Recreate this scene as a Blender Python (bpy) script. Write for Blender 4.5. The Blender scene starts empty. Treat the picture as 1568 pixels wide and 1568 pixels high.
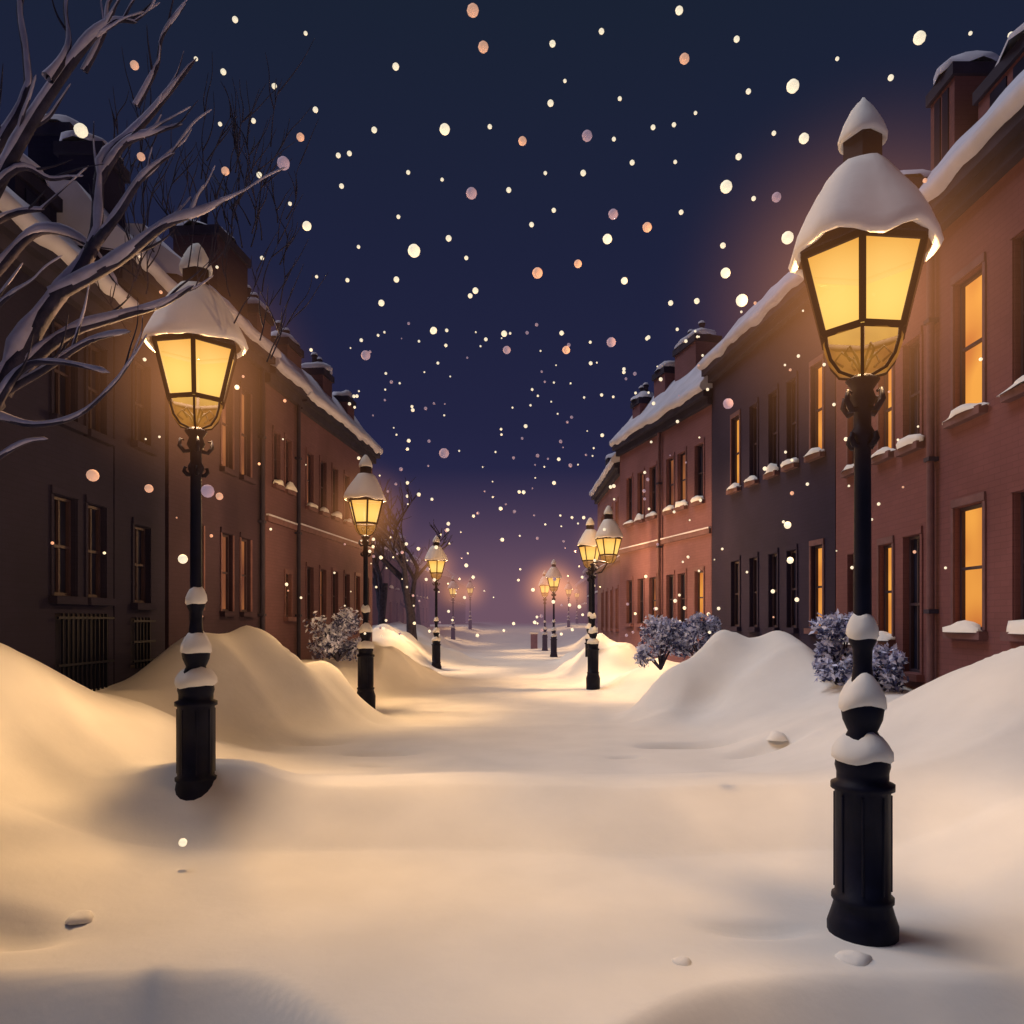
import bpy, math, random
from mathutils import Vector, noise, Matrix
random.seed(7)
scene = bpy.context.scene
scene.view_settings.view_transform = 'Standard'
scene.view_settings.look = 'None'
scene.view_settings.exposure = 0
COL = scene.collection

# ------------------------------------------------------------------ materials
def new_mat(name):
    m = bpy.data.materials.new(name); m.use_nodes = True
    nt = m.node_tree; nt.nodes.clear()
    out = nt.nodes.new('ShaderNodeOutputMaterial')
    return m, nt, out
def principled(name, c, rough=0.8, var=0.15, scale=3.0, bump=0.0, bscale=20, c2=None, spec=0.3):
    m, nt, out = new_mat(name)
    b = nt.nodes.new('ShaderNodeBsdfPrincipled')
    b.inputs['Roughness'].default_value = rough
    b.inputs['Specular IOR Level'].default_value = spec
    tc = nt.nodes.new('ShaderNodeTexCoord')
    n = nt.nodes.new('ShaderNodeTexNoise'); n.inputs['Scale'].default_value = scale
    n.inputs['Detail'].default_value = 5
    nt.links.new(tc.outputs['Object'], n.inputs['Vector'])
    r = nt.nodes.new('ShaderNodeValToRGB')
    if c2 is None: c2 = tuple(min(1, x*(1+var)) for x in c)
    c1 = tuple(x*(1-var) for x in c)
    r.color_ramp.elements[0].position = .35; r.color_ramp.elements[1].position = .65
    r.color_ramp.elements[0].color = (*c1, 1); r.color_ramp.elements[1].color = (*c2, 1)
    nt.links.new(n.outputs['Fac'], r.inputs['Fac'])
    nt.links.new(r.outputs['Color'], b.inputs['Base Color'])
    if bump:
        n2 = nt.nodes.new('ShaderNodeTexNoise'); n2.inputs['Scale'].default_value = bscale
        n2.inputs['Detail'].default_value = 4
        nt.links.new(tc.outputs['Object'], n2.inputs['Vector'])
        bp = nt.nodes.new('ShaderNodeBump'); bp.inputs['Strength'].default_value = bump
        bp.inputs['Distance'].default_value = 0.03
        nt.links.new(n2.outputs['Fac'], bp.inputs['Height'])
        nt.links.new(bp.outputs['Normal'], b.inputs['Normal'])
    nt.links.new(b.outputs['BSDF'], out.inputs['Surface'])
    return m
def brick_mat(name, c):
    m, nt, out = new_mat(name)
    b = nt.nodes.new('ShaderNodeBsdfPrincipled'); b.inputs['Roughness'].default_value = .9
    b.inputs['Specular IOR Level'].default_value = .15
    tc = nt.nodes.new('ShaderNodeTexCoord')
    s = nt.nodes.new('ShaderNodeSeparateXYZ'); nt.links.new(tc.outputs['Object'], s.inputs[0])
    a = nt.nodes.new('ShaderNodeMath'); a.operation = 'ADD'
    nt.links.new(s.outputs['X'], a.inputs[0]); nt.links.new(s.outputs['Y'], a.inputs[1])
    cb = nt.nodes.new('ShaderNodeCombineXYZ')
    nt.links.new(a.outputs[0], cb.inputs[0]); nt.links.new(s.outputs['Z'], cb.inputs[1])
    br = nt.nodes.new('ShaderNodeTexBrick')
    br.inputs['Scale'].default_value = 1.0
    br.inputs['Brick Width'].default_value = .24; br.inputs['Row Height'].default_value = .08
    br.inputs['Mortar Size'].default_value = .006
    br.inputs['Color1'].default_value = (*[x*1.04 for x in c], 1)
    br.inputs['Color2'].default_value = (*[x*.96 for x in c], 1)
    br.inputs['Mortar'].default_value = (*[x*.87 for x in c], 1)
    nt.links.new(cb.outputs[0], br.inputs['Vector'])
    n = nt.nodes.new('ShaderNodeTexNoise'); n.inputs['Scale'].default_value = .5; n.inputs['Detail'].default_value = 4
    nt.links.new(tc.outputs['Object'], n.inputs['Vector'])
    mr = nt.nodes.new('ShaderNodeMapRange')
    mr.inputs['From Min'].default_value = .3; mr.inputs['From Max'].default_value = .7
    mr.inputs['To Min'].default_value = .8; mr.inputs['To Max'].default_value = 1.2
    nt.links.new(n.outputs['Fac'], mr.inputs['Value'])
    mx = nt.nodes.new('ShaderNodeVectorMath'); mx.operation = 'SCALE'
    nt.links.new(br.outputs['Color'], mx.inputs[0]); nt.links.new(mr.outputs[0], mx.inputs['Scale'])
    nt.links.new(mx.outputs[0], b.inputs['Base Color'])
    nt.links.new(b.outputs['BSDF'], out.inputs['Surface'])
    return m
def emis_mat(name, c1, c2, strength, scale=2.0, transparent=0.0):
    m, nt, out = new_mat(name)
    e = nt.nodes.new('ShaderNodeEmission'); e.inputs['Strength'].default_value = strength
    tc = nt.nodes.new('ShaderNodeTexCoord')
    n = nt.nodes.new('ShaderNodeTexNoise'); n.inputs['Scale'].default_value = scale; n.inputs['Detail'].default_value = 1
    nt.links.new(tc.outputs['Object'], n.inputs['Vector'])
    r = nt.nodes.new('ShaderNodeValToRGB')
    r.color_ramp.elements[0].position = .35; r.color_ramp.elements[1].position = .65
    r.color_ramp.elements[0].color = (*c1, 1); r.color_ramp.elements[1].color = (*c2, 1)
    nt.links.new(n.outputs['Fac'], r.inputs['Fac']); nt.links.new(r.outputs['Color'], e.inputs['Color'])
    if transparent:
        t = nt.nodes.new('ShaderNodeBsdfTransparent')
        t.inputs['Color'].default_value = (transparent, transparent, transparent, 1)
        ad = nt.nodes.new('ShaderNodeAddShader')
        nt.links.new(e.outputs[0], ad.inputs[0]); nt.links.new(t.outputs[0], ad.inputs[1])
        nt.links.new(ad.outputs[0], out.inputs['Surface'])
    else:
        nt.links.new(e.outputs[0], out.inputs['Surface'])
    return m

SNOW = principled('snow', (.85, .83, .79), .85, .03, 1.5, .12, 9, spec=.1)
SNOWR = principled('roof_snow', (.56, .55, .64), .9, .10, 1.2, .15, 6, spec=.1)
IRON = principled('black_iron', (.007, .008, .021), .55, .2, 8, .05, 40, spec=.15)
RIB = principled('lantern_rib', (.003, .003, .004), .9, .1, 8, spec=0)
BARK = principled('bark', (.035, .03, .055), .9, .3, 9, .4, 30)
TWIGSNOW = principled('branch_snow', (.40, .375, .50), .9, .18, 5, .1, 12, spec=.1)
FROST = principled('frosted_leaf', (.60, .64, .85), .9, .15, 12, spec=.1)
TRIMD = principled('dark_trim', (.028, .023, .045), .8, .15, 3)
GLASSD = principled('dark_window', (.018, .018, .038), .4, .3, 1.5, spec=.1)
FRAME = principled('window_frame', (.045, .027, .040), .6, .1, 4)
STONE = principled('sill_stone', (.14, .070, .078), .85, .12, 5, .1, 20)
LIT = emis_mat('lit_window', (.62, .18, .04), (.95, .40, .07), .95, 1.0)
DIM = emis_mat('dim_window', (.13, .040, .026), (.34, .12, .042), .95, .9)  # glow put into the panes in place of a warm reflection
def lantern_glass():
    m, nt, out = new_mat('lantern_glass')
    tc=nt.nodes.new('ShaderNodeTexCoord')
    ds=nt.nodes.new('ShaderNodeVectorMath'); ds.operation='DISTANCE'; ds.inputs[1].default_value=(0,0,3.84)
    nt.links.new(tc.outputs['Object'],ds.inputs[0])
    r=nt.nodes.new('ShaderNodeValToRGB'); r.color_ramp.elements[0].position=.24; r.color_ramp.elements[1].position=.42
    r.color_ramp.elements[0].color=(.92,.60,.15,1); r.color_ramp.elements[1].color=(.74,.34,.045,1)
    nt.links.new(ds.outputs['Value'],r.inputs['Fac'])
    e=nt.nodes.new('ShaderNodeEmission'); nt.links.new(r.outputs['Color'],e.inputs['Color'])
    t=nt.nodes.new('ShaderNodeBsdfTransparent'); t.inputs['Color'].default_value=(.20,.19,.17,1)
    ad=nt.nodes.new('ShaderNodeAddShader'); nt.links.new(e.outputs[0],ad.inputs[0]); nt.links.new(t.outputs[0],ad.inputs[1])
    nt.links.new(ad.outputs[0],out.inputs['Surface']); return m
GLASSL = lantern_glass()
GLOBE = emis_mat('lantern_globe', (.20, .075, .010), (.32, .14, .02), .75, 8.0, .42)
LEAFN = principled('evergreen_leaf', (.07, .08, .19), .7, .3, 12)

# ------------------------------------------------------------------ mesh builder
class MB:
    def __init__(s): s.v=[]; s.f=[]; s.m=[]; s.sm=[]; s.mats=[]
    def mi(s, mat):
        if mat not in s.mats: s.mats.append(mat)
        return s.mats.index(mat)
    def face(s, pts, mat, smooth=False):
        i=len(s.v); s.v += [tuple(p) for p in pts]
        s.f.append(tuple(range(i, i+len(pts)))); s.m.append(s.mi(mat)); s.sm.append(smooth)
    def grid(s, rows, mat, smooth=True, wrap=False):
        n=len(rows[0]); i0=len(s.v)
        for r in rows: s.v += [tuple(p) for p in r]
        k=s.mi(mat)
        for a in range(len(rows)-1):
            for b in range(n if wrap else n-1):
                c=(b+1)%n
                s.f.append((i0+a*n+b, i0+a*n+c, i0+(a+1)*n+c, i0+(a+1)*n+b)); s.m.append(k); s.sm.append(smooth)
    def box8(s, c, mat):
        for q in ((0,3,2,1),(4,5,6,7),(0,1,5,4),(1,2,6,5),(2,3,7,6),(3,0,4,7)):
            s.face([c[j] for j in q], mat)
    def lathe(s, prof, mat, n=16, cx=0, cy=0, wob=0, seed=0, rot=0, smooth=True):
        rows=[]
        for r,h in prof:
            row=[]
            for i in range(n):
                a=rot+2*math.pi*i/n
                rr=r; hh=h
                if wob and r>1e-4:
                    k=noise.noise(Vector((math.cos(a)*.9+seed, math.sin(a)*.9, seed)))
                    rr=r*(1+wob*.4*k); hh=h+wob*.25*k
                row.append((cx+rr*math.cos(a), cy+rr*math.sin(a), hh))
            rows.append(row)
        s.grid(rows, mat, smooth, wrap=True)
    def tube(s, pts, rad, mat, n=7, flat=1.0):
        rows=[]
        for i,p in enumerate(pts):
            p=Vector(p)
            a=Vector(pts[max(0,i-1)]); b=Vector(pts[min(len(pts)-1,i+1)])
            t=(b-a)
            if t.length<1e-6: t=Vector((0,0,1))
            t.normalize()
            u=t.cross(Vector((0,1,0)))
            if u.length<.05: u=t.cross(Vector((1,0,0)))
            u.normalize(); w=t.cross(u)
            rows.append([p+ (u*math.cos(2*math.pi*k/n)+w*math.sin(2*math.pi*k/n))*rad[i] for k in range(n)])
        s.grid(rows, mat, True, wrap=True)
    def blob(s, c, rx, ry, rz, mat, seed=0, n=14, m=6, wob=.2, M=None):
        rows=[]
        for j in range(m+1):
            ph=math.pi/2*j/m
            row=[]
            for i in range(n):
                a=2*math.pi*i/n
                q=Vector((math.cos(a)*math.cos(ph), math.sin(a)*math.cos(ph), math.sin(ph)))
                k=1+wob*noise.noise(q*1.3+Vector((seed*3.1,seed,0)))
                q=Vector((q.x*rx*k, q.y*ry*k, q.z*rz*k))
                if M: q=M@q
                row.append(Vector(c)+q)
            rows.append(row)
        s.grid(rows, mat, True, wrap=True)
    def obj(s, name, parent=None, loc=None, rotz=0, scale=1):
        me=bpy.data.meshes.new(name); me.from_pydata(s.v, [], s.f)
        for mt in s.mats: me.materials.append(mt)
        me.polygons.foreach_set('material_index', s.m)
        me.polygons.foreach_set('use_smooth', s.sm)
        me.validate(); me.update()
        o=bpy.data.objects.new(name, me); COL.objects.link(o)
        if parent: o.parent=parent
        if loc: o.location=loc
        o.rotation_euler[2]=rotz; o.scale=(scale,)*3
        return o
def empty(name, loc=(0,0,0)):
    e=bpy.data.objects.new(name, None); COL.objects.link(e); e.location=loc
    e.empty_display_size=.3
    return e

# ------------------------------------------------------------------ ground
def ss(a,b,x):
    t=max(0,min(1,(x-a)/(b-a))); return t*t*(3-2*t)
def ramp(a,b,x): return max(0,min(1,(x-a)/(b-a)))
MOUNDS=[ # x,y,h,sx,sy
 (-5.25,13.6,1.10,.75,.9),(-4.1,14.2,.90,.72,.8),(-3.45,14.8,.42,.50,.6),(-4.9,12.5,.25,.8,.5),
 (-4.15,22,1.15,.75,1.3),(-3.5,24,.5,.7,1.5),(-4.8,19.5,.4,.7,1.0),(-5.0,31,1.1,1.0,2.0),(-4.2,36,.7,1.2,2.0),(-7.5,48,1.0,2,4),
 (4.45,14.8,1.00,.68,.9),(3.25,15.2,.95,.66,.8),(5.5,13.4,.25,.6,.8),(2.6,14.4,.25,.5,.6),(3.9,13.3,.22,.8,.5),
 (2.9,26,1.1,.75,1.6),(2.0,27.5,.5,.6,1.5),(3.3,21.5,.5,.6,1.2),(6.5,50,1.1,2.2,4),(2.6,34,.6,.7,2),
 (-5.75,7.4,1.05,.85,.9),(-4.7,8.9,.38,.8,.8),(-4.3,10.0,.22,.9,.6),
 (5.9,8.2,.72,.95,.9),(4.6,9.3,.25,.7,.6),(3.9,10.6,.15,.8,.5),
 (-4.4,5.8,.35,.9,.7),(4.5,5.8,.30,.8,.7),(-3.0,7.45,.20,.55,.45),
]
HOLLOWS=[(-2.0,11.0,.22,.42,.20),(2.5,11.6,.28,.62,.22),(3.3,10.4,.18,.5,.2),(-1.9,10.0,.10,.25,.1),(2.2,8.9,.07,.4,.15),(-3.2,12.0,.14,.4,.3),(3.75,4.9,.10,.6,.22),(1.5,5.0,.07,.30,.10),(-3.4,4.95,.14,.5,.16),(1.4,10.6,.08,.2,.08)]
def gz(x,y):
    z=0.0
    if x>0: e=2.7; w=2.6
    else: e=3.5; w=2.6
    far=1-ss(40,70,y)
    t=ss(e, e+w, abs(x)+.5*noise.noise(Vector((x*.25,y*.4,4))))
    z+= .78*t*ss(4,10,y)*far + .35*t*(1-far) + .25*t*(1-ss(4,10,y))
    for mx,my,h,sx,sy in MOUNDS:
        dx=(x-mx)/sx; dy=(y-my)/sy; q=dx*dx+dy*dy
        if q<9:
            n1=noise.noise(Vector((x*.9,y*.9,9)))
            n2=abs(noise.noise(Vector((x*.8+3,y*.8,2))))
            z+=h*math.exp(-(q/1.9)**1.45)*(1+.25*n1-.35*n2)
    if y<13:
        for mx,my,h,sx,sy in HOLLOWS:
            q=((x-mx)/sx)**2+((y-my)/sy)**2
            if q<9: z-=h*math.exp(-q**1.5)
    z+=.06*noise.noise(Vector((x*.35,y*.35,0)))+.015*noise.noise(Vector((x*1.1,y*1.1,3)))
    z+=1.15*ss(58,85,y)
    if y<14:
        cr=6.45+.34*noise.noise(Vector((x*.45,0,7)))
        z+=.36*ramp(cr,cr+.85,y)-.32*ss(cr+1.0,cr+3.6,y)
        if y<cr: z-=.05*(cr-y)
        lip=4.42+.24*noise.noise(Vector((x*.9,2,1)))-.85*math.exp(-((x+.15)/1.0)**2)+.02*x*x*.3
        d=lip-y
        if d>0: z-= 1.25*d*d/(d+.06)
    return max(z,-1.6)
xs=[]; x=-7.5
while x<7.5: xs.append(x); x+=.065
g=.12; xr=7.5
R=[]
while xr<220: R.append(xr); xr+=g; g*=1.25
xs=[-a for a in reversed(R)]+xs+R
ys=[]; y=-8.0
while y<400:
    ys.append(y)
    y+= .5 if y<2 else (.05 if y<9 else (.05*(y/9)**1.7))
gm=MB(); gm.grid([[(a,b,gz(a,b)) for a in xs] for b in ys], SNOW)
gm.obj('snow_ground')

# ------------------------------------------------------------------ houses
class House:
    def __init__(s, p0, p1, h, side, brick, rise=1.5, pitch=1.4, depth=7, name='brick_house'):
        s.root=empty(name); s.h=h; s.side=side; s.depth=depth; s.rise=rise; s.run=rise/pitch
        s.p0=Vector((*p0,0)); t=Vector((*p1,0))-s.p0; s.L=t.length; s.t=t/s.L
        s.n=Vector((s.t.y,-s.t.x,0)) if side>0 else Vector((-s.t.y,s.t.x,0))
        s.brick=brick; s.open=[]; s.y0=p0[1]
    def P(s,u,d,z): return s.p0+s.t*u+s.n*d+Vector((0,0,z))
    def box(s, mb, u0,u1,d0,d1,z0,z1, mat):
        c=[s.P(u0,d0,z0),s.P(u1,d0,z0),s.P(u1,d1,z0),s.P(u0,d1,z0),
           s.P(u0,d0,z1),s.P(u1,d0,z1),s.P(u1,d1,z1),s.P(u0,d1,z1)]
        mb.box8(c,mat)
    def win(s, ya,yb,z0,z1,kind='dark',snow=True,arch=False):
        ua=(ya-s.y0)/s.t.y; ub=(yb-s.y0)/s.t.y
        s.open.append((ua,ub,z0,z1,kind,snow,arch))
    def build(s, cornice=None, pipe=None, band=None, snowcol=None):
        snowcol=snowcol or SNOWR
        h=s.h; W=MB()
        us=sorted({0,s.L,*[o[0] for o in s.open],*[o[1] for o in s.open]})
        zs=sorted({-1.0,h,*[o[2] for o in s.open],*[o[3] for o in s.open]})
        for i in range(len(us)-1):
            for j in range(len(zs)-1):
                um=(us[i]+us[i+1])/2; zm=(zs[j]+zs[j+1])/2
                if any(o[0]<um<o[1] and o[2]<zm<o[3] for o in s.open): continue
                W.face([s.P(us[i],0,zs[j]),s.P(us[i+1],0,zs[j]),s.P(us[i+1],0,zs[j+1]),s.P(us[i],0,zs[j+1])],s.brick)
        R=.13
        for ua,ub,z0,z1,*_ in s.open:
            W.face([s.P(ua,0,z0),s.P(ua,R,z0),s.P(ua,R,z1),s.P(ua,0,z1)],s.brick)
            W.face([s.P(ub,0,z0),s.P(ub,R,z0),s.P(ub,R,z1),s.P(ub,0,z1)],s.brick)
            W.face([s.P(ua,0,z1),s.P(ub,0,z1),s.P(ub,R,z1),s.P(ua,R,z1)],s.brick)
            W.face([s.P(ua,0,z0),s.P(ub,0,z0),s.P(ub,R,z0),s.P(ua,R,z0)],s.brick)
        D=s.depth; zt=h+s.rise
        for u in (0,s.L):
            W.face([s.P(u,0,-1),s.P(u,D,-1),s.P(u,D,zt),s.P(u,s.run,zt),s.P(u,0,h)],s.brick)
        W.face([s.P(0,D,-1),s.P(s.L,D,-1),s.P(s.L,D,zt),s.P(0,D,zt)],s.brick)
        W.obj('walls',s.root)
        T=MB()
        s.box(T,-.06,s.L+.06,-.28,.0,h-.16,h+.02,TRIMD)
        s.box(T,-.03,s.L+.03,-.14,-.002,h-.36,h-.162,TRIMD)
        if band:
            for zb in band:
                s.box(T,0.02,s.L-.02,-.07,-.002,zb,zb+.14,STONE)
                s.box(T,0.03,s.L-.03,-.085,-.004,zb+.142,zb+.18,SNOWR)
        if pipe is not None:
            for yp in pipe:
                up=(yp-s.y0)/s.t.y
                T.tube([s.P(up,-.09,-.5),s.P(up,-.09,h*.5),s.P(up,-.09,h-.37)],[.055]*3,cornice or STONE,8)
                for zz in (2.0,4.2,6.2): s.box(T,up-.075,up+.075,-.155,-.01,zz,zz+.06,TRIMD)
        T.obj('eaves',s.root)
        Rf=MB()
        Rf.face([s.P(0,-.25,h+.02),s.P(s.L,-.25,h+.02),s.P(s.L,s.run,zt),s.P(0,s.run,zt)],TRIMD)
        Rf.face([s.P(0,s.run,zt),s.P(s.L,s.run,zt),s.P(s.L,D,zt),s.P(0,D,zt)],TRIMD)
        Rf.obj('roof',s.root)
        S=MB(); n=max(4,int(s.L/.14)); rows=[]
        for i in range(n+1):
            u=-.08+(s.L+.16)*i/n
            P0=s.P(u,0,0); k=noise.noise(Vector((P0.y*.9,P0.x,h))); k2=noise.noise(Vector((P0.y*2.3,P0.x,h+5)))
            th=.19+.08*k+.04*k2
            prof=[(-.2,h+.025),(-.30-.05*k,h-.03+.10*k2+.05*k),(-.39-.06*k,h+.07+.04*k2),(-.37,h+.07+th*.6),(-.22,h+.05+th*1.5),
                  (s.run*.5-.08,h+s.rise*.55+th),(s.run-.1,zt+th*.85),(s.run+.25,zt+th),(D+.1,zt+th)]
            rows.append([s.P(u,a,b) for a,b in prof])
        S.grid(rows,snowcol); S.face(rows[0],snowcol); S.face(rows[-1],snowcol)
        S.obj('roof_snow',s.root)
        G=MB(); F=MB(); K=MB()
        for idx,(ua,ub,z0,z1,kind,snow,arch) in enumerate(s.open):
            gm_={'dark':GLASSD,'lit':LIT,'dim':DIM}.get(kind,GLASSD)
            G.face([s.P(ua,.125,z0),s.P(ub,.125,z0),s.P(ub,.125,z1),s.P(ua,.125,z1)],gm_)
            fm=FRAME; b=.045
            s.box(F,ua,ua+b,.07,.12,z0,z1,fm); s.box(F,ub-b,ub,.07,.12,z0,z1,fm)
            s.box(F,ua+b,ub-b,.07,.12,z1-b,z1,fm); s.box(F,ua+b,ub-b,.07,.12,z0,z0+b,fm)
            if kind=='grate':
                m=int((ub-ua)/.11)
                for q in range(1,m):
                    uu=ua+(ub-ua)*q/m; s.box(F,uu-.012,uu+.012,-.05,-.02,z0,z1,IRON)
                for zz in (z0+.1,(z0+z1)/2,z1-.08): s.box(F,ua-.04,ub+.04,-.075,-.052,zz,zz+.035,IRON)
                continue
            zm=(z0+z1)/2
            s.box(F,ua+b,ub-b,.075,.118,zm-.02,zm+.02,fm)
            um=(ua+ub)/2
            if kind=='dark' and ub-ua>.45: s.box(F,um-.015,um+.015,.078,.117,z0+b,z1-b,fm)
            s.box(F,ua-.06,ub+.06,-.03,-.002,z1+.01,z1+.12,STONE if kind=='lit' else s.brick)
            s.box(F,ua-.1,ub+.1,-.12,-.002,z0-.12,z0-.01,STONE if snow or kind=='lit' else s.brick)
            s.box(F,ua-.07,ua-.01,-.025,-.002,z0,z1,s.brick if kind=='dark' else STONE)
            s.box(F,ub+.01,ub+.07,-.025,-.002,z0,z1,s.brick if kind=='dark' else STONE)
            if snow:
                M=Matrix(((s.t.x,s.n.x,0),(s.t.y,s.n.y,0),(0,0,1)))
                K.blob(s.P((ua+ub)/2,-.05,z0-.03),(ub-ua)/2+.12,.13,.10+.12*random.random(),SNOW,seed=idx+s.y0,M=M,n=12,m=4,wob=.5)
        G.obj('window_glass',s.root); F.obj('window_frames',s.root)
        if K.v: K.obj('sill_snow',s.root)
    def chimney(s, yc, d, w, dp, z0, z1, pots=True, dormer=False):
        u=(yc-s.y0)/s.t.y; C=MB()
        s.box(C,u-w/2,u+w/2,d-dp/2,d+dp/2,z0,z1,s.brick)
        s.box(C,u-w/2-.06,u+w/2+.06,d-dp/2-.06,d+dp/2+.06,z1-.22,z1-.02+.001,TRIMD)
        M=Matrix(((s.t.x,s.n.x,0),(s.t.y,s.n.y,0),(0,0,1)))
        if dormer:
            s.box(C,u-w*.28,u-w*.04,d-dp/2-.02,d-dp/2+.02,z0+(z1-z0)*.35,z1-.3,GLASSD)
            s.box(C,u+w*.06,u+w*.3,d-dp/2-.02,d-dp/2+.02,z0+(z1-z0)*.35,z1-.3,GLASSD)
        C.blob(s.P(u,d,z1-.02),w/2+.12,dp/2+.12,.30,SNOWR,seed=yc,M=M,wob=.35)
        if pots and w>.5:
            for q in (-.25,.25):
                c=s.P(u+q*w,d,0)
                C.lathe([(.09,z1),(.08,z1+.4),(.1,z1+.42),(.1,z1+.48),(0,z1+.48)],TRIMD,8,c.x,c.y)
                C.blob((c.x,c.y,z1+.47),.12,.12,.1,SNOWR,n=8,m=3)
        C.obj('dormer' if dormer else 'chimney',s.root)

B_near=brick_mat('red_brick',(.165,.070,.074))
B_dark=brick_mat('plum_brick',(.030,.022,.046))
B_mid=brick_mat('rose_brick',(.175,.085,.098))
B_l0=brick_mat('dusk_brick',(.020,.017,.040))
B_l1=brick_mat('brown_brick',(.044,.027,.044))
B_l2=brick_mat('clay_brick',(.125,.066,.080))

H=House((6,4.5),(6,15.0),7.8,1,B_near,1.7,1.45)
H.win(10.2,10.87,1.77,3.45,'lit'); H.win(10.2,10.87,4.7,6.55,'lit')
H.win(8.7,9.55,1.77,3.45,'dark'); H.win(8.7,9.55,4.7,6.55,'dark')
H.win(11.8,12.3,1.1,3.2,'dark',False); H.win(11.8,12.3,4.6,6.2,'dark')
H.win(12.7,13.15,1.6,3.15,'lit'); H.win(12.7,13.15,4.65,6.15,'lit')
H.win(14.0,14.4,1.5,3.1,'dark'); H.win(14.0,14.4,4.65,6.05,'lit')
H.win(6.2,7.1,1.77,3.45,'dark'); H.win(6.2,7.1,4.7,6.55,'lit')
H.build(pipe=[11.35])
H.chimney(13.3,1.5,.75,.75,8.5,11.1,False,True)
H.chimney(11.7,1.9,1.7,1.2,8.5,10.4,False,True)
H.chimney(13.9,.75,.9,.8,8.0,9.5,False)
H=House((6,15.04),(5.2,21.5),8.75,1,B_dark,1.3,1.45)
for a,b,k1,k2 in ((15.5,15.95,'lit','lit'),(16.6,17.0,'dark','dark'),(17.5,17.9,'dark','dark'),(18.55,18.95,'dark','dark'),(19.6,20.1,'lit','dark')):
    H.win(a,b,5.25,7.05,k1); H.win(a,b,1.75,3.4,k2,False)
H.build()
H=House((5.2,21.54),(3.53,28.4),8.2,1,B_mid,1.4,1.6)
for a,k1,k2 in ((22.0,'dark','lit'),(23.1,'dim','dark'),(23.9,'dim','dark'),(25.2,'dark','dim'),(26.2,'dim','dark'),(27.2,'dark','dark')):
    H.win(a,a+.5,5.3,6.9,k1); H.win(a,a+.5,1.8,3.3,k2,False)
H.build(pipe=[24.8],band=[4.3])
H.chimney(24.6,1.1,1.5,.8,9,10.7)
H.chimney(26.2,.9,.9,.7,9,10.3,False)
H.chimney(27.6,.6,.7,.6,8.6,9.7)
H=House((3.6,28.5),(3.45,36),7.6,1,B_mid,1.2,1.6)
for a in (29.3,30.8,32.3,33.8): H.win(a,a+.6,4.9,6.4,'dim'); H.win(a,a+.6,1.6,3.1,'dark',False)
H.build(band=[4.1]); H.chimney(31.5,.9,1,.7,8.4,9.5); H.chimney(35,.7,.8,.7,8.2,9.1,False)
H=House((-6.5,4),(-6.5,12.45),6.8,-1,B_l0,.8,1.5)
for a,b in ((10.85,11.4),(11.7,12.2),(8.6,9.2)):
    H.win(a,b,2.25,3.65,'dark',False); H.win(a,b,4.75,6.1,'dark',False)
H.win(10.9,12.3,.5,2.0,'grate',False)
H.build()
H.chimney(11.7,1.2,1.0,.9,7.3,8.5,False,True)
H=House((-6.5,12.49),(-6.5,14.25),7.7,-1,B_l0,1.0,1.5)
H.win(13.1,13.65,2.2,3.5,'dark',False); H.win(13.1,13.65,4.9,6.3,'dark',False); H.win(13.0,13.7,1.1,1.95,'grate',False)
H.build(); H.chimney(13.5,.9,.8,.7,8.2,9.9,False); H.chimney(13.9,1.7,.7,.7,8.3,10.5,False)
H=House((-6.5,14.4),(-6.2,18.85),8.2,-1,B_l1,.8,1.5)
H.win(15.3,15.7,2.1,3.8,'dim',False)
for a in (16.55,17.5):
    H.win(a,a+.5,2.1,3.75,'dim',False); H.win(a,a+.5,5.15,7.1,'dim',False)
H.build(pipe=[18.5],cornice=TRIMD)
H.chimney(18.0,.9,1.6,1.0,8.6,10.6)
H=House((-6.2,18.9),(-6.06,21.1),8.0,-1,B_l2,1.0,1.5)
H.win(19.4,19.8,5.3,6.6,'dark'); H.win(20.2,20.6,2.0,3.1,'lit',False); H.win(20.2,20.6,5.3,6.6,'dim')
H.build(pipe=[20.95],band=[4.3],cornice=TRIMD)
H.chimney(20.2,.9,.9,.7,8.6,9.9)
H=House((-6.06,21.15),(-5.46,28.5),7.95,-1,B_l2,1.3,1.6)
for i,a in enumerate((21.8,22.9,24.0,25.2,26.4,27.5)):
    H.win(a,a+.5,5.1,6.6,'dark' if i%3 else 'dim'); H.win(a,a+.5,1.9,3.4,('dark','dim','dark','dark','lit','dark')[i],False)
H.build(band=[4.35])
H.chimney(22.6,1,1.1,.7,8.8,9.9); H.chimney(25.2,.9,.9,.7,8.8,9.9,True); H.chimney(27.2,.7,.8,.6,8.6,9.6,False)
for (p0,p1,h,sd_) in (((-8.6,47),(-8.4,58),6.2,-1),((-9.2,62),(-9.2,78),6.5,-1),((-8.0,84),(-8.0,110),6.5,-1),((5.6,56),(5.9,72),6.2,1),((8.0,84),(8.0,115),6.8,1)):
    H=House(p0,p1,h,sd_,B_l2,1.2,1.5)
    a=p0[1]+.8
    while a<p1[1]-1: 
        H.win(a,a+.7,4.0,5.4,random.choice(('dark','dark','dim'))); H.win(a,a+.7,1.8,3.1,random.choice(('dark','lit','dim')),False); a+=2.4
    H.build(); H.chimney(p0[1]+3,1.0,1,.8,h+.6,h+2.2,False)

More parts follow.
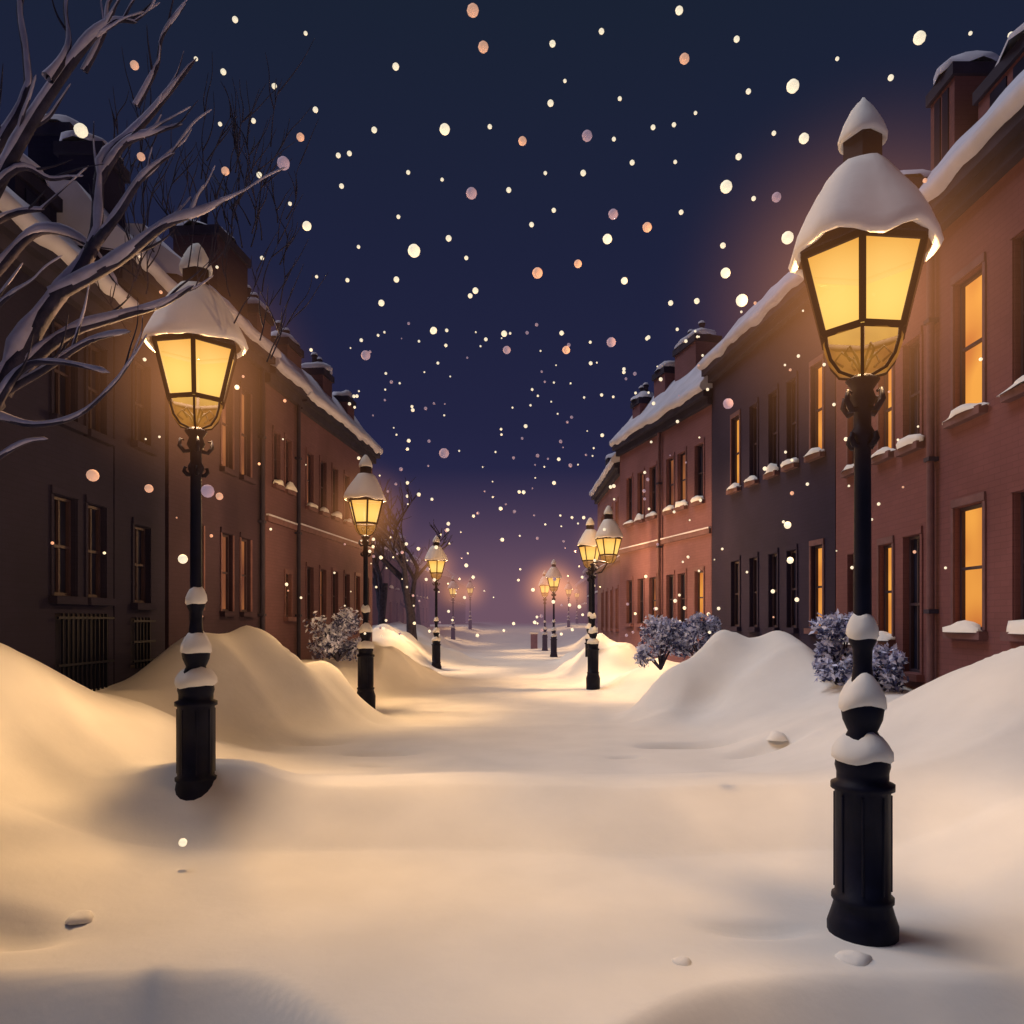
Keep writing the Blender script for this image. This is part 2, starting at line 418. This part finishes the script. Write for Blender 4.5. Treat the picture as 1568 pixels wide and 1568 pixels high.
# ------------------------------------------------------------------ street lamps
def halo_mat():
    m, nt, out = new_mat('lamp_halo_emission')
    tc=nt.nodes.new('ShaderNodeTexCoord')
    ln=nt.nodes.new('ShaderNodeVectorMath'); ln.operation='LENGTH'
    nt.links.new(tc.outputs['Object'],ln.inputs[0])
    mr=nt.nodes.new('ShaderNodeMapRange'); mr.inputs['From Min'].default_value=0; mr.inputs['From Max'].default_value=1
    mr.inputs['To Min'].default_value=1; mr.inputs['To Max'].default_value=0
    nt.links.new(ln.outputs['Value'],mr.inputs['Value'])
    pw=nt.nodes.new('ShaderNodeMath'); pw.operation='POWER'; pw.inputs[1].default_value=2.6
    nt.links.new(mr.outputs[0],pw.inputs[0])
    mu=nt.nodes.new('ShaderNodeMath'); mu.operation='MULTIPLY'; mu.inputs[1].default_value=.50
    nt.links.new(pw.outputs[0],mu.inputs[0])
    e=nt.nodes.new('ShaderNodeEmission'); e.inputs['Color'].default_value=(1,.38,.13,1)  # halo is emission put into a sphere; no lamplight is scattered here
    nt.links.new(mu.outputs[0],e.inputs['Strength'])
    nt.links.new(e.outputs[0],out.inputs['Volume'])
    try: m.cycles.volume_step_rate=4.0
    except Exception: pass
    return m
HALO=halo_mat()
POWER=1900
def street_lamp(x,y,z,s=1.0,rot=0,off=(0,0),power=POWER,tilt=0,halo=1.35):
    root=empty('street_lamp',(x,y,z)); root.scale=(s,s,s); root.rotation_euler=(0,tilt,0)
    sd=x*3+y
    n=20
    Pm=MB()
    Pm.lathe([(0,-.3),(.2,-.3),(.205,.03),(.185,.09),(.165,.16),(.18,.175),(.18,.2),(.160,.21),(.160,.84),(.184,.85),(.184,.885),(.15,.9),(.15,.95),
      (.160,.99),(.152,1.05),(.13,1.1),(.11,1.15),(.085,1.2),(.115,1.27),(.125,1.34),(.11,1.4),(.07,1.45),(.054,1.6),(.057,1.7),(.08,1.75),(.078,1.8),(.055,1.84),
      (.052,1.9),(.048,2.94),(.07,2.99),(.07,3.02),(.05,3.06),(.05,3.16),(.08,3.22),(.06,3.28),(.1,3.34),(.05,3.37),(0,3.38)],IRON,n)
    for i in range(8):
        a=2*math.pi*(i+.5)/8
        Pm.tube([(.158*math.cos(a),.158*math.sin(a),.24),(.158*math.cos(a),.158*math.sin(a),.82)],[.009]*2,IRON,5)
    for k in range(4):
        a=2*math.pi*k/4+.5
        for (hh,r0,sc) in ((3.18,.05,1),(2.96,.045,.6)):
            pts=[(r0,hh-.02),(r0+.05*sc,hh-.03*sc),(r0+.09*sc,hh+.02*sc),(r0+.08*sc,hh+.08*sc),(r0+.05*sc,hh+.07*sc)]
            Pm.tube([(math.cos(a)*r,math.sin(a)*r,h) for r,h in pts],[.016,.02,.02,.014,.008],IRON,6)
    Pm.obj('post',root)
    S=MB()
    S.lathe([(.150,1.02),(.180,1.045),(.178,1.09),(.155,1.13),(.125,1.165),(.08,1.19),(.05,1.19)],SNOW,n,wob=.18,seed=sd)
    S.lathe([(.115,1.33),(.140,1.355),(.135,1.41),(.108,1.47),(.07,1.52),(.04,1.53)],SNOW,n,wob=.18,seed=sd+2)
    S.lathe([(.075,1.76),(.095,1.79),(.090,1.84),(.07,1.89),(.05,1.92),(.03,1.92)],SNOW,n,wob=.12,seed=sd+4)
    S.obj('post_snow',root)
    ox,oy=off
    L=empty('lantern'); L.parent=root; L.location=(ox,oy,0); L.rotation_euler[2]=rot
    if abs(ox)>.05:
        A=MB()
        A.tube([(0,0,3.38),(ox*.4,0,3.43),(ox,0,3.38)],[.03,.03,.03],IRON,8)
        A.tube([(0,0,3.06),(ox*.55,0,3.11),(ox*.9,0,3.36)],[.02,.02,.02],IRON,8)
        A.tube([(0,0,3.26),(ox*.3,0,3.18),(ox*.4,0,3.28),(ox*.25,0,3.32)],[.015]*4,IRON,8)
        A.obj('bracket',root)
    F=MB(); hx=[math.pi/2+math.pi/3*i for i in range(6)]
    def hp(r,h,i): return (r*math.cos(hx[i%6]),r*math.sin(hx[i%6]),h)
    b0,b1,t0,t1=.250,3.61,.375,4.08
    for i in range(6):
        F.tube([hp(b0,b1,i),hp(t0,t1,i)],[.020,.020],RIB,6)
        F.tube([hp(b0,b1,i),hp(b0,b1,i+1)],[.023,.023],RIB,6)
        F.tube([hp(t0,t1,i),hp(t0,t1,i+1)],[.024,.024],RIB,6)
        pr=[(.055,3.36),(.15,3.39),(.205,3.46),(.23,3.54),(.237,3.61)]
        a=hx[i]
        F.tube([(r*math.cos(a),r*math.sin(a),h) for r,h in pr],[.011]*5,RIB,5)
        pr=[(.0,3.37),(.05,3.47),(.12,3.53),(.16,3.48),(.11,3.44)]
        a=hx[i]+.4
        F.tube([(r*math.cos(a),r*math.sin(a),h) for r,h in pr],[.008]*5,RIB,5)
    F.lathe([(.39,4.075),(.40,4.10),(.13,4.56),(.125,4.58),(.125,4.8),(.10,4.83),(0,4.9)],IRON,6,rot=math.pi/2,smooth=False)
    F.lathe([(.39,4.075),(.15,4.36)],RIB,6,rot=math.pi/2,smooth=False)
    F.obj('frame',L)
    G=MB()
    for i in range(6):
        G.face([hp(b0-.005,b1,i),hp(b0-.005,b1,i+1),hp(t0-.005,t1,i+1),hp(t0-.005,t1,i)],GLASSL)
    G.lathe([(.05,3.365),(.14,3.39),(.195,3.46),(.22,3.54),(.228,3.61)],GLOBE,n)
    G.obj('glass',L)
    K=MB(); rows=[]
    for r,h in [(.37,4.105),(.412,4.09),(.428,4.125),(.405,4.20),(.35,4.32),(.285,4.45),(.21,4.57),(.155,4.64),(.11,4.65)]:
        row=[]
        for i in range(30):
            a=2*math.pi*i/30
            hh=math.cos(math.pi/6)/math.cos(((a-math.pi/2+math.pi/6)%(math.pi/3))-math.pi/6)
            k=noise.noise(Vector((math.cos(a)*1.6+sd,math.sin(a)*1.6,h*2)))
            rr=r*(.75*(1.93-hh)/.93*.93+.25)*(1+.06*k) if False else r*(.45*hh/.93+.55)*(1+.06*k)
            row.append((rr*math.cos(a),rr*math.sin(a),h+.06*k*(1 if r>.2 else .2)))
        rows.append(row)
    K.grid(rows,SNOW,True,wrap=True)
    K.lathe([(.11,4.80),(.138,4.785),(.142,4.83),(.118,4.90),(.07,4.99),(.03,5.04),(0,5.05)],SNOW,16,wob=.1,seed=sd)
    K.obj('lantern_snow',L)
    ld=bpy.data.lights.new('lamp_light','POINT'); ld.energy=power; ld.color=(1,.60,.27); ld.shadow_soft_size=.06
    lo=bpy.data.objects.new('lamp_light',ld); COL.objects.link(lo); lo.parent=L; lo.location=(0,0,3.84)
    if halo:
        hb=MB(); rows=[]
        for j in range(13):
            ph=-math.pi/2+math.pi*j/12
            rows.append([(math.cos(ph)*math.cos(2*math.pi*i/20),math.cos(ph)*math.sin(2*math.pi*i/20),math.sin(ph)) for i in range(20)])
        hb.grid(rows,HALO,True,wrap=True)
        ho=hb.obj('added_halo',L); ho.location=(0,0,3.84); ho.scale=(halo,)*3
    return root
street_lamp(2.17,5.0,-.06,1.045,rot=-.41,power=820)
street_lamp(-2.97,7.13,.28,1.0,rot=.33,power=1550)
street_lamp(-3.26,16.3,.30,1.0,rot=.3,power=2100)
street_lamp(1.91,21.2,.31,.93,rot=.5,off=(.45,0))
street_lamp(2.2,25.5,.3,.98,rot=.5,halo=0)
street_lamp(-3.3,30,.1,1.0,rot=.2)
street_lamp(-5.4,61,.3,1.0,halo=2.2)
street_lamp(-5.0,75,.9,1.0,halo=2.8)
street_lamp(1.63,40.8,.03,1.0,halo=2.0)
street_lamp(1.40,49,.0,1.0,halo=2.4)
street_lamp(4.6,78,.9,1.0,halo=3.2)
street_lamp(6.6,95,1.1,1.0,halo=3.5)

# ------------------------------------------------------------------ trees
def limb(B,S,pts,r0,r1,twigs=0,rng=random,depthj=.25,snow=1.0):
    P=[Vector(p) for p in pts]; Q=[]
    for i in range(len(P)-1):
        p0=P[max(0,i-1)];p1=P[i];p2=P[i+1];p3=P[min(len(P)-1,i+2)]
        for k in range(5):
            t=k/5
            Q.append(.5*((2*p1)+(-p0+p2)*t+(2*p0-5*p1+4*p2-p3)*t*t+(-p0+3*p1-3*p2+p3)*t**3))
    Q.append(P[-1]); n=len(Q)
    rad=[r0+(r1-r0)*(i/(n-1))**.8 for i in range(n)]
    rad[-1]*=.2
    B.tube(Q,rad,BARK,7)
    if snow:
        sp=[];sr=[]
        for i,q in enumerate(Q):
            k=.78+1.1*noise.noise(q*3.5)
            a=Q[max(0,i-1)];b=Q[min(n-1,i+1)]; t=(b-a).normalized()
            hor=math.sqrt(max(0,1-t.z*t.z))
            up=Vector((0,0,1))-t*t.z
            if up.length<.2: up=Vector((.4,-.3,.3))
            up.normalize()
            sp.append(q+up*rad[i]*.6+Vector((.1*rad[i],-.40*rad[i],0)))
            sr.append(max(.002,rad[i]*(.68+.45*hor)*k*snow+.006*hor))
        sr[-1]=.002
        S.tube(sp,sr,TWIGSNOW,7)
    for _ in range(twigs):
        i=rng.randint(n//4,n-2); t=(Q[i+1]-Q[i]).normalized()
        d=(t+Vector((rng.uniform(-.5,.9),rng.uniform(-.5,.5),rng.uniform(-.2,.9)))).normalized()
        l=rng.uniform(.2,.55); q=Q[i]; tp=[q]
        for k in range(3):
            d=(d+Vector((rng.uniform(-.3,.3),rng.uniform(-.2,.2),rng.uniform(-.1,.35)))).normalized()
            q=q+d*l/3; tp.append(q)
        limb(B,S if rng.random()<.6 else MB(),tp,rad[i]*.4+.005,.002,0,rng,snow=1.0)
rt=empty('bare_tree'); B=MB(); S=MB(); rg=random.Random(4)
def W6(l,y=6.0):
    return [(p[0],y+(p[2] if len(p)>2 else 0),p[1]) for p in l]
limb(B,S,W6([(-4.75,-.2),(-4.7,1.5),(-4.55,2.6),(-4.3,3.3),(-4.0,3.65)]),.20,.09,0,rg)
limb(B,S,W6([(-4.0,3.65),(-3.7,4.25,.05),(-3.35,4.8,.1),(-3.27,5.45,.1),(-2.98,5.85,.2),(-2.62,6.42,.3)]),.085,.012,9,rg)
limb(B,S,W6([(-4.7,1.8),(-4.55,4.0,-.2),(-4.1,4.9,-.1),(-3.72,5.6,-.1),(-3.35,6.15,-.1),(-3.1,6.4,-.1),(-2.9,6.4,-.1)]),.085,.010,10,rg)
limb(B,S,W6([(-3.62,4.4,.05),(-3.1,4.65,0),(-2.7,4.87,-.1),(-2.4,4.98,-.1),(-2.22,5.08,-.1)]),.055,.009,7,rg)
limb(B,S,W6([(-3.35,4.8,.1),(-3.1,5.0,0),(-2.85,5.25,-.1),(-2.62,5.42,-.1)]),.045,.008,5,rg)
limb(B,S,W6([(-3.3,5.3,.1),(-3.1,5.6,.1),(-2.85,5.7,.1),(-2.6,5.7,0)]),.035,.008,4,rg)
limb(B,S,W6([(-4.0,3.65),(-3.6,4.1,.1),(-3.2,4.3,.2),(-2.85,4.4,.2),(-2.6,4.55,.2)]),.06,.012,5,rg)
limb(B,S,W6([(-4.3,3.3),(-4.0,3.55,-.1),(-3.55,3.75,-.2),(-3.2,3.97,-.2),(-2.85,4.0,-.3)]),.05,.01,4,rg)
limb(B,S,W6([(-4.5,2.8),(-4.0,3.3,-.2),(-3.7,3.72,-.25),(-3.4,3.78,-.3),(-3.0,3.7,-.3)]),.05,.01,3,rg)
limb(B,S,W6([(-4.55,2.6),(-4.1,3.2,-.3),(-3.9,3.38,-.3),(-3.55,3.32,-.3),(-3.2,3.38,-.35),(-2.95,3.6,-.35),(-2.8,3.8,-.35)]),.040,.006,3,rg)
limb(B,S,W6([(-4.6,2.3),(-4.2,2.75,-.3),(-3.95,2.98,-.3),(-3.65,3.18,-.3),(-3.45,3.22,-.3)]),.040,.008,1,rg)
limb(B,S,W6([(-4.4,4.3,-.2),(-4.15,5.3,0),(-3.82,5.85,0),(-3.8,6.2,0),(-3.85,6.6,0),(-3.75,6.9,0)]),.05,.016,6,rg)
limb(B,S,W6([(-4.1,4.9,-.2),(-3.8,5.3,-.1),(-3.62,5.28,0),(-3.45,5.3,0)]),.035,.008,3,rg)
limb(B,S,W6([(-4.3,4.6,-.2),(-4.0,5.05,.1),(-3.78,5.15,.2)]),.04,.012,2,rg)
limb(B,S,W6([(-4.35,3.9,-.2),(-4.0,4.6,.0),(-3.75,4.93,.1),(-3.45,4.88,.2),(-3.2,4.55,.2)]),.05,.015,2,rg)
limb(B,S,W6([(-3.5,5.9,-.2),(-3.42,6.2,-.1),(-3.5,6.6,0),(-3.45,6.9,0)]),.03,.01,4,rg)
limb(B,S,W6([(-3.0,5.9,.1),(-2.85,6.2,.1),(-2.8,6.45,.1),(-2.62,6.7,.1)]),.022,.008,3,rg)
limb(B,S,W6([(-3.35,6.1,.0),(-3.2,6.4,.0),(-3.22,6.7,.1),(-3.05,6.95,.1)]),.022,.008,3,rg)
limb(B,S,W6([(-4.1,3.9,-.3),(-3.8,4.2,-.3),(-3.62,4.3,-.35)]),.03,.008,2,rg)
Bt=MB(); N=MB()
for k in range(70):
    q=Vector((rg.uniform(-3.6,-2.1),6.6+rg.uniform(0,.6),rg.uniform(3.8,6.0)))
    d=Vector((rg.uniform(-.5,.6),0,1)).normalized(); tp=[q]
    for j in range(4):
        d=(d+Vector((rg.uniform(-.3,.3),rg.uniform(-.2,.2),rg.uniform(-.1,.2)))).normalized(); q=q+d*rg.uniform(.08,.18); tp.append(q)
    if (q-Vector((-2.97,7.13,4.2))).length<.9: continue
    limb(Bt,N,tp,.007,.002,3,rg,snow=0)
B.obj('trunk_and_limbs',rt); S.obj('branch_snow',rt); Bt.obj('twigs',rt)

def bare_tree(x,y,z,h,seed):
    rg=random.Random(seed); r=empty('bare_tree'); T=MB()
    def rec(p,d,l,rad,dep):
        pts=[p]; q=p
        for k in range(4):
            d=(d+Vector((rg.uniform(-.18,.18),rg.uniform(-.18,.18),rg.uniform(-.03,.12)))).normalized()
            q=q+d*l/4; pts.append(q)
        T.tube(pts,[rad*(1-.12*k) for k in range(5)],BARK,6)
        if dep==0: return
        for k in range(3):
            nd=(d+Vector((rg.uniform(-.9,.9),rg.uniform(-.9,.9),rg.uniform(-.1,.5)))).normalized()
            rec(pts[rg.choice([2,3,4])],nd,l*rg.uniform(.6,.82),rad*.58,dep-1)
    rec(Vector((x,y,z-.4)),Vector((0,0,1)),h*.32,h*.024,5)
    T.obj('trunk_and_limbs',r)
bare_tree(-4.6,33,1.0,10.0,3)
bare_tree(-6.4,36,1.0,9.5,8)
bare_tree(-7.2,55,.4,9.0,11)
bare_tree(6.5,48,1.0,7.0,13)

# ------------------------------------------------------------------ snowy shrubs
def shrub(x,y,z,rx,rz,seed,nl=2600):
    rg=random.Random(seed); r=empty('snowy_shrub'); A=MB()
    cl=[]
    for _ in range(20):
        zz=rg.uniform(.0,.75); w=math.sqrt(max(0.05,1-zz*zz))*.75
        cl.append((Vector((rg.uniform(-1,1)*w*rx,rg.uniform(-1,1)*w*rx,zz*rz)),rg.uniform(.22,.40)*rx))
    for c,cr in cl[:10]:
        A.tube([(x,y,z-.2),(x+c.x*.5,y+c.y*.5,z+c.z*.5),(x+c.x,y+c.y,z+c.z)],[.03,.02,.008],BARK,5)
    for i in range(nl):
        c,cr=rg.choice(cl)
        d=Vector((rg.gauss(0,1),rg.gauss(0,1),rg.gauss(0,1))).normalized()
        p=Vector((x,y,z))+c+d*cr*rg.uniform(.5,1.2)
        snowy=rg.random()<(.38+.6*max(0,d.z))
        sz=rg.uniform(.03,.065)*(1.3 if snowy else 1)
        u=Vector((rg.gauss(0,1),rg.gauss(0,1),rg.gauss(0,1))).normalized(); w=u.cross(Vector((rg.gauss(0,1),rg.gauss(0,1),rg.gauss(0,1)))).normalized()
        A.face([p-u*sz,p+w*sz*.45,p+u*sz,p-w*sz*.45],FROST if snowy else LEAFN)
    A.obj('foliage',r)
shrub(-4.55,19.3,1.1,.80,1.2,1)
shrub(3.25,18.4,.95,.62,1.15,2); shrub(4.15,18.2,1.0,.58,1.25,3)
shrub(5.1,12.6,.95,.50,1.3,4); shrub(5.35,11.9,.85,.4,.8,5,1400)

# ------------------------------------------------------------------ small snow clumps
C=MB()
for (x,y,rx,rz) in ((-2.9,5.15,.09,.05),(1.95,4.62,.10,.06),(.92,4.5,.06,.04),(3.45,10.6,.15,.11)):
    C.blob((x,y,gz(x,y)-.015),rx,rx*.9,rz,SNOW,seed=x,wob=.3)
C.obj('snow_clumps')

D=MB()
D.box8([(.55,52,.0),(1.0,52,.0),(1.0,52.3,.0),(.55,52.3,.0),(.55,52,1.0),(1.0,52,1.0),(1.0,52.3,1.0),(.55,52.3,1.0)],STONE)
D.box8([(.5,51.95,1.001),(1.05,51.95,1.001),(1.05,52.35,1.001),(.5,52.35,1.001),(.5,51.95,1.1),(1.05,51.95,1.1),(1.05,52.35,1.1),(.5,52.35,1.1)],SNOW)
D.obj('utility_box')

# ------------------------------------------------------------------ falling snow
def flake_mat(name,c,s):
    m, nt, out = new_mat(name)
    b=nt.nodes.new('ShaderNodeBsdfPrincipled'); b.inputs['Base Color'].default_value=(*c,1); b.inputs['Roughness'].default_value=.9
    b.inputs['Emission Color'].default_value=(*c,1); b.inputs['Emission Strength'].default_value=s  # flakes emit as well: brightness added so they show against the dark
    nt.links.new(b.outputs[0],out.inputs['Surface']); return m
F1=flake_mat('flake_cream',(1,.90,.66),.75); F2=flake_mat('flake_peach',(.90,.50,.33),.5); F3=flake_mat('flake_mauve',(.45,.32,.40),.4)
fl=MB()
def flake(x,y,z,r,mat):
    rows=[]
    for j in range(7):
        ph=-math.pi/2+math.pi*j/6
        rows.append([(x+r*math.cos(ph)*math.cos(2*math.pi*i/10),y+r*math.cos(ph)*math.sin(2*math.pi*i/10),z+r*math.sin(ph)) for i in range(10)])
    fl.grid(rows,mat,True,wrap=True)
big=[(-3.38,5.65,.050,1),(-.38,6.57,.046,2),(-.30,6.29,.040,2),(1.20,6.57,.030,1),(3.04,6.36,.046,1),(1.24,6.2,.038,2),(2.07,5.99,.048,1),
 (-.97,6.14,.026,1),(-.595,5.66,.040,1),(0,5.57,.032,2),(.495,5.61,.040,3),(1.56,5.22,.046,1),(-1.83,5.40,.048,3),(-.39,5.17,.042,3),(-1.70,5.60,.030,2),
 (.695,5.01,.038,3),(.955,4.91,.036,2),(.65,4.82,.036,1),(-.83,4.73,.048,1),(.115,4.56,.040,2),(.425,4.63,.030,2),(2.03,4.83,.046,1),(1.68,4.35,.046,1),
 (1.555,4.56,.038,1),(-1.65,4.92,.034,1),(-.68,4.12,.026,1),(-1.2,3.93,.036,3),(.335,3.97,.030,2),(.68,4.03,.036,3),(-.6,3.18,.038,3),(1.575,3.56,.040,3),
 (-2.6,2.37,.036,1),(-3.29,3.01,.046,2),(-2.41,2.89,.050,3),(-2.86,2.91,.032,2),(-2.6,.2,.032,1),(2.05,2.36,.026,1),(2.03,2.63,.028,1),(-2.97,6.15,.032,2),
 (1.945,5.14,.036,3),(2.155,5.59,.038,1),(.78,4.5,.026,1),(-2.275,5.34,.030,2),(-2.92,5.45,.030,2),(-.12,3.97,.030,3),(-2.32,2.85,.028,2)]
for x,z,r,t in big: flake(x,6+.0,z,r,(F1,F2,F3)[t-1])
mid=[(-3.32,10.89),(-3.17,9.72),(-3.8,10.08),(-4.12,9.55),(-4.63,9.5),(-4.58,10.3),(-2.27,9.41),(-2.82,9.02),(-2.65,9.05),(-1.75,8.76),(-1.23,8.65),(-.5,9.46),(-.21,8.49),(.35,8.75),(.93,8.75),(1.4,9.27),(1.49,9.89),(.65,10.16),(.46,10.73),(1.21,10.92),(3.28,10.8),(3.46,10.0),(2.65,9.67),(2.32,9.49),(2.0,9.45),(2.34,8.92),(3.31,9.0),(3.85,9.36),(4.82,10.5),(5.64,10.21),(6.86,10.89),(7.48,10.86),(2.43,8.15),(1.68,8.91),(.48,8.18),(.14,7.96),(-1.9,8.08),(-2.51,7.62),(-1.13,7.75),(-.86,7.45),(-1.93,7.12),(-2.68,7.11),(-2.16,6.76),(-.72,6.95),(3.07,7.64),(2.67,6.79),(2.27,6.76),(-4.03,8.72),(-3.56,8.28),(-2.77,8.55),(-4.4,11.1),(-5.0,10.5),(-1.37,6.33),(-.28,6.29),(.6,6.3),(1.57,7.1),(-.8,6.87),(3.54,8.36),(.43,9.82)]
rf=random.Random(21)
for x,z in mid:
    flake(x,12+0.0,z,rf.uniform(.026,.048),F1)
for k in range(300):
    y=rf.uniform(12,34); a=rf.uniform(-.45,.45); e=rf.uniform(0,1)**1.3*.40
    flake(a*.55*y, y, 1.9+(e-.02)*y, rf.uniform(.45,1.3)*.0019*y, F1 if rf.random()<.7 else F3)
for k in range(80):
    y=rf.uniform(8,14); sx=rf.choice((-1,1)); flake(sx*rf.uniform(2.2,5.6), y, rf.uniform(1.9,7), rf.uniform(.012,.028), F1 if rf.random()<.75 else F2)
fl.obj('falling_snow')

# ------------------------------------------------------------------ distant haze
def lin(r,g,b): return tuple(((c/255+.055)/1.055)**2.4 if c>10 else c/255/12.92 for c in (r,g,b))
m,nt,out=new_mat('night_haze')
dens=.020
ab=nt.nodes.new('ShaderNodeVolumeAbsorption'); ab.inputs['Color'].default_value=(0,0,0,1); ab.inputs['Density'].default_value=dens
em=nt.nodes.new('ShaderNodeEmission'); em.inputs['Color'].default_value=(*lin(112,84,100),1); em.inputs['Strength'].default_value=dens  # haze tint is emitted by the volume, standing in for scattered light
ad=nt.nodes.new('ShaderNodeAddShader'); nt.links.new(ab.outputs[0],ad.inputs[0]); nt.links.new(em.outputs[0],ad.inputs[1])
nt.links.new(ad.outputs[0],out.inputs['Volume'])
HZ=MB(); a,b,c0,c1=-210,210,36.5,395
HZ.box8([(a,c0,-2),(b,c0,-2),(b,c1,-2),(a,c1,-2),(a,c0,9),(b,c0,9),(b,c1,9),(a,c1,9)],m)
HZ.obj('haze')

# ------------------------------------------------------------------ world, added fill sun, camera
w=bpy.data.worlds.new('World'); scene.world=w; w.use_nodes=True
nt=w.node_tree; nt.nodes.clear()
out=nt.nodes.new('ShaderNodeOutputWorld'); bg=nt.nodes.new('ShaderNodeBackground')
tc=nt.nodes.new('ShaderNodeTexCoord'); nr=nt.nodes.new('ShaderNodeVectorMath'); nr.operation='NORMALIZE'
nt.links.new(tc.outputs['Generated'],nr.inputs[0])
sp=nt.nodes.new('ShaderNodeSeparateXYZ'); nt.links.new(nr.outputs[0],sp.inputs[0])
rp=nt.nodes.new('ShaderNodeValToRGB'); nt.links.new(sp.outputs['Z'],rp.inputs['Fac'])
els=[(0.0,(66,56,86)),(.05,(54,48,80)),(.12,(42,41,74)),(.24,(35,36,66)),(.42,(30,34,60)),(.62,(26,34,52)),(1,(22,30,44))]
cr=rp.color_ramp
while len(cr.elements)<len(els): cr.elements.new(.5)
for e,(p,c) in zip(cr.elements,els): e.position=p; e.color=(*lin(*c),1)
nt.links.new(rp.outputs['Color'],bg.inputs['Color']); bg.inputs['Strength'].default_value=1.0
nt.links.new(bg.outputs[0],out.inputs['Surface'])

sd=bpy.data.lights.new('fill_sun','SUN'); sd.energy=1.45; sd.angle=math.radians(35); sd.color=(.90,.89,.97)  # added fill light: soft lilac sun that lifts the dark shadows
so=bpy.data.objects.new('fill_sun',sd); COL.objects.link(so)
so.rotation_euler=Vector((.60,-.20,-1)).to_track_quat('-Z','Y').to_euler()

cam=bpy.data.cameras.new('camera'); co=bpy.data.objects.new('camera',cam); COL.objects.link(co)
co.location=(0,0,1.9); co.rotation_euler=(math.radians(90),0,0)
cam.sensor_width=36; cam.lens=36*1200/1568; cam.shift_x=-16/1568; cam.shift_y=166/1568
cam.clip_end=1000
scene.camera=co
